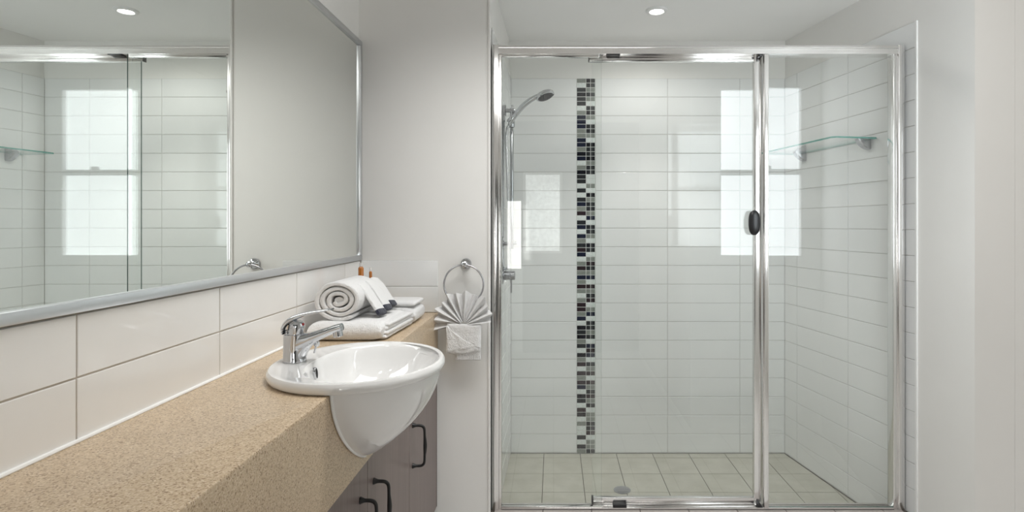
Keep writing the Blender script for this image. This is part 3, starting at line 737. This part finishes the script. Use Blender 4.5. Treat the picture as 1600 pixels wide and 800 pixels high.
# ------------------------------------------------------------------ folded bath towels, rolled towel, bottles on the worktop
def soft(bm, x0, x1, y0, y1, z0, z1, r, seed, nx=16, ny=20, amp=.003, shear=0):
    """a pillow-edged slab of folded terry"""
    L = []
    def sec(y, k):
        pts = []; n_ = 14
        hx_, hz_ = (x1-x0)/2, (z1-z0)/2; cx, cz = (x0+x1)/2+shear*(y-y0), (z0+z1)/2
        for i in range(48):
            a = 2*PI*i/48; ca, sa = math.cos(a), math.sin(a); p_ = 7
            X = hx_*math.copysign(abs(ca)**(2/p_), ca); Z = hz_*math.copysign(abs(sa)**(2/3.2), sa)
            nz_ = noise.noise(Vector((X*14+seed, y*14, Z*20)))*amp
            zz = cz+Z*k+(nz_ if Z > 0 else 0)
            pts.append((cx+X*(1-.02*(1-k))+nz_*.8, y, max(zz, z0+.0002)))
        return pts
    for i in range(ny+1):
        t = i/ny; y = y0+(y1-y0)*t
        e = min(t, 1-t)*(y1-y0)/r; k = math.sqrt(max(0.02, 1-(1-min(1, e))**2))
        L.append(sec(y, k))
    # tight rings near both ends for the rounded fold
    ends = [sec(y0+r*q, math.sqrt(max(.01, 1-(1-q)**2))) for q in (.0, .06, .16, .32, .55)]
    L = ends+[l for l in L if l[0][1] > y0+r*.8]
    rings(bm, L)
z = ZC
t1 = thing('folded_bath_towel', 'white bath towel folded flat, lowest on the worktop behind the tap', 'towel', (-.61, 1.85, ZC))
bm = bmesh.new(); soft(bm, -.735, -.512, 1.700, 1.985, ZC, ZC+.056, .024, 2.0, shear=.02); obj('outer_fold', bm, M['terry'], t1)
for k, (za, zb, xo) in enumerate(((.003, .016, -.004), (.014, .028, .001), (.026, .040, -.003), (.037, .050, .002))):
    bm = bmesh.new(); soft(bm, -.60, -.500+xo, 1.722+.006*k, 1.992-.004*k, ZC+za, ZC+zb, .008, 5.0+k, amp=.0012, shear=.055)
    obj('fold_layer', bm, M['terry'], t1)
t2 = thing('folded_bath_towel', 'white towel folded in a narrow pad behind the rolled towel, near the partition', 'towel', (-.60, 2.06, ZC))
bm = bmesh.new(); soft(bm, -.715, -.482, 1.998, 2.155, ZC, ZC+.058, .018, 9.0, amp=.002); obj('outer_fold', bm, M['terry'], t2)
bm = bmesh.new(); soft(bm, -.700, -.487, 2.006, 2.150, ZC+.0585, ZC+.078, .010, 12.0, amp=.001); obj('top_layer', bm, M['terry'], t2)

# rolled towel: a spiral of thick cloth along an axis running away and to the right
rt = thing('rolled_towel', 'white towel rolled up with navy-edged ends, on the folded bath towel', 'towel', (-.63, 1.85, ZC+.06))
ax_d = Vector((-.02, 1, .0)).normalized(); rs = Vector((1, .02, 0)).normalized(); ru_ = rs.cross(ax_d).normalized()
if ru_.z < 0: ru_ = -ru_
rc_ = Vector((-.654, 1.735, ZC+.1175)); Lr = .215
bm = bmesh.new(); secs = []; turns = 3.3; N = 170; th_ = .0066
for i in range(N+1):
    q = i/N; ang = -.9*PI+q*turns*2*PI
    rad_ = .010+.051*q**.92 + .0042*noise.noise(Vector((q*15, 1, 0)))
    ca, sa = math.cos(ang), math.sin(ang)
    def pt(rr_, l):
        x_ = rr_*ca*1.16; z_ = rr_*sa*.95
        return rc_+rs*x_+ru_*z_+ax_d*(l+.004*noise.noise(Vector((q*9, 4, 2)))+.006*(1-q))
    wv = th_*(1 if 0 < i < N else .3)*(1+.12*noise.noise(Vector((q*25, 7, 1))))
    secs.append([pt(rad_+wv*.45, 0), pt(rad_+wv*.85, .0022), pt(rad_+wv, .007), pt(rad_+wv, .10), pt(rad_+wv, Lr), pt(rad_-wv, Lr), pt(rad_-wv, .10), pt(rad_-wv, .007), pt(rad_-wv*.85, .0022), pt(rad_-wv*.45, 0)])
rings(bm, secs); obj('spiral', bm, M['terry'], rt)
bm = bmesh.new(); sweep(bm, [tuple(rc_+ax_d*l)+(.014, .010) for l in (.012, .05, .2)], 16); obj('roll_core', bm, M['terry'], rt)
fl = [((566, 446, 1.83), (575, 456, 1.825), (585, 471, 1.82), (597, 489, 1.815)), ((577, 440, 1.91), (586, 450, 1.905), (596, 465, 1.895), (606, 482, 1.89)), ((584, 436, 1.985), (593, 445, 1.98), (603, 460, 1.972), (613, 475.5, 1.965))]
for k, pl in enumerate(fl):
    W = [((px-865)/F*y, y, H-(py-350)/F*y) for px, py, y in pl]
    P = smooth_path([(*p, .033, .0075) for p in W], 6)
    bm = bmesh.new(); sweep(bm, P, 18, (.8, 0, .6), 3.2); fp = obj('towel_flap', bm, M['terry'], rt)
    e_ = (Vector(W[-1])-Vector(W[-2])).normalized(); b_ = Vector(W[-1])
    bm = bmesh.new(); sweep(bm, [(*(b_+e_*s), .0335*q, .0080*q) for s, q in ((-.013, 1), (.002, 1.02), (.005, .8))], 18, (.8, 0, .6), 3.2)
    ne = obj('navy_edge', bm, M['navy_cloth'], fp); ne['label'] = 'navy edging'
# small amber bottles standing on the narrow towel pad
for (px, py0, y, r_, lab) in ((564, 416.5, 2.060, .0095, 'small amber bottle with a clear cap behind the rolled towel'), (579, 423.5, 2.085, .0055, 'thin amber tube standing right of the amber bottle behind the rolled towel')):
    x_ = (px-865)/F*y; zt_ = H-(py0-350)/F*y; zb_ = ZC+.080
    bt = thing('amenity_bottle', lab, 'bottle', (x_, y, zb_), 'amenity bottles behind the rolled towel')
    hh = zt_-zb_
    bm = bmesh.new(); lathe(bm, [(r_*.9, 0), (r_, .002), (r_, hh-.006), (r_*.7, hh-.001), (r_*.5, hh)], (x_, y, zb_), n=20); obj('flask', bm, M['amber'], bt)
    bm = bmesh.new(); lathe(bm, [(r_*.62, 0), (r_*.62, .012), (r_*.5, .0135)], (x_, y, zt_), n=18); obj('cap', bm, M['clear_plastic'], bt)
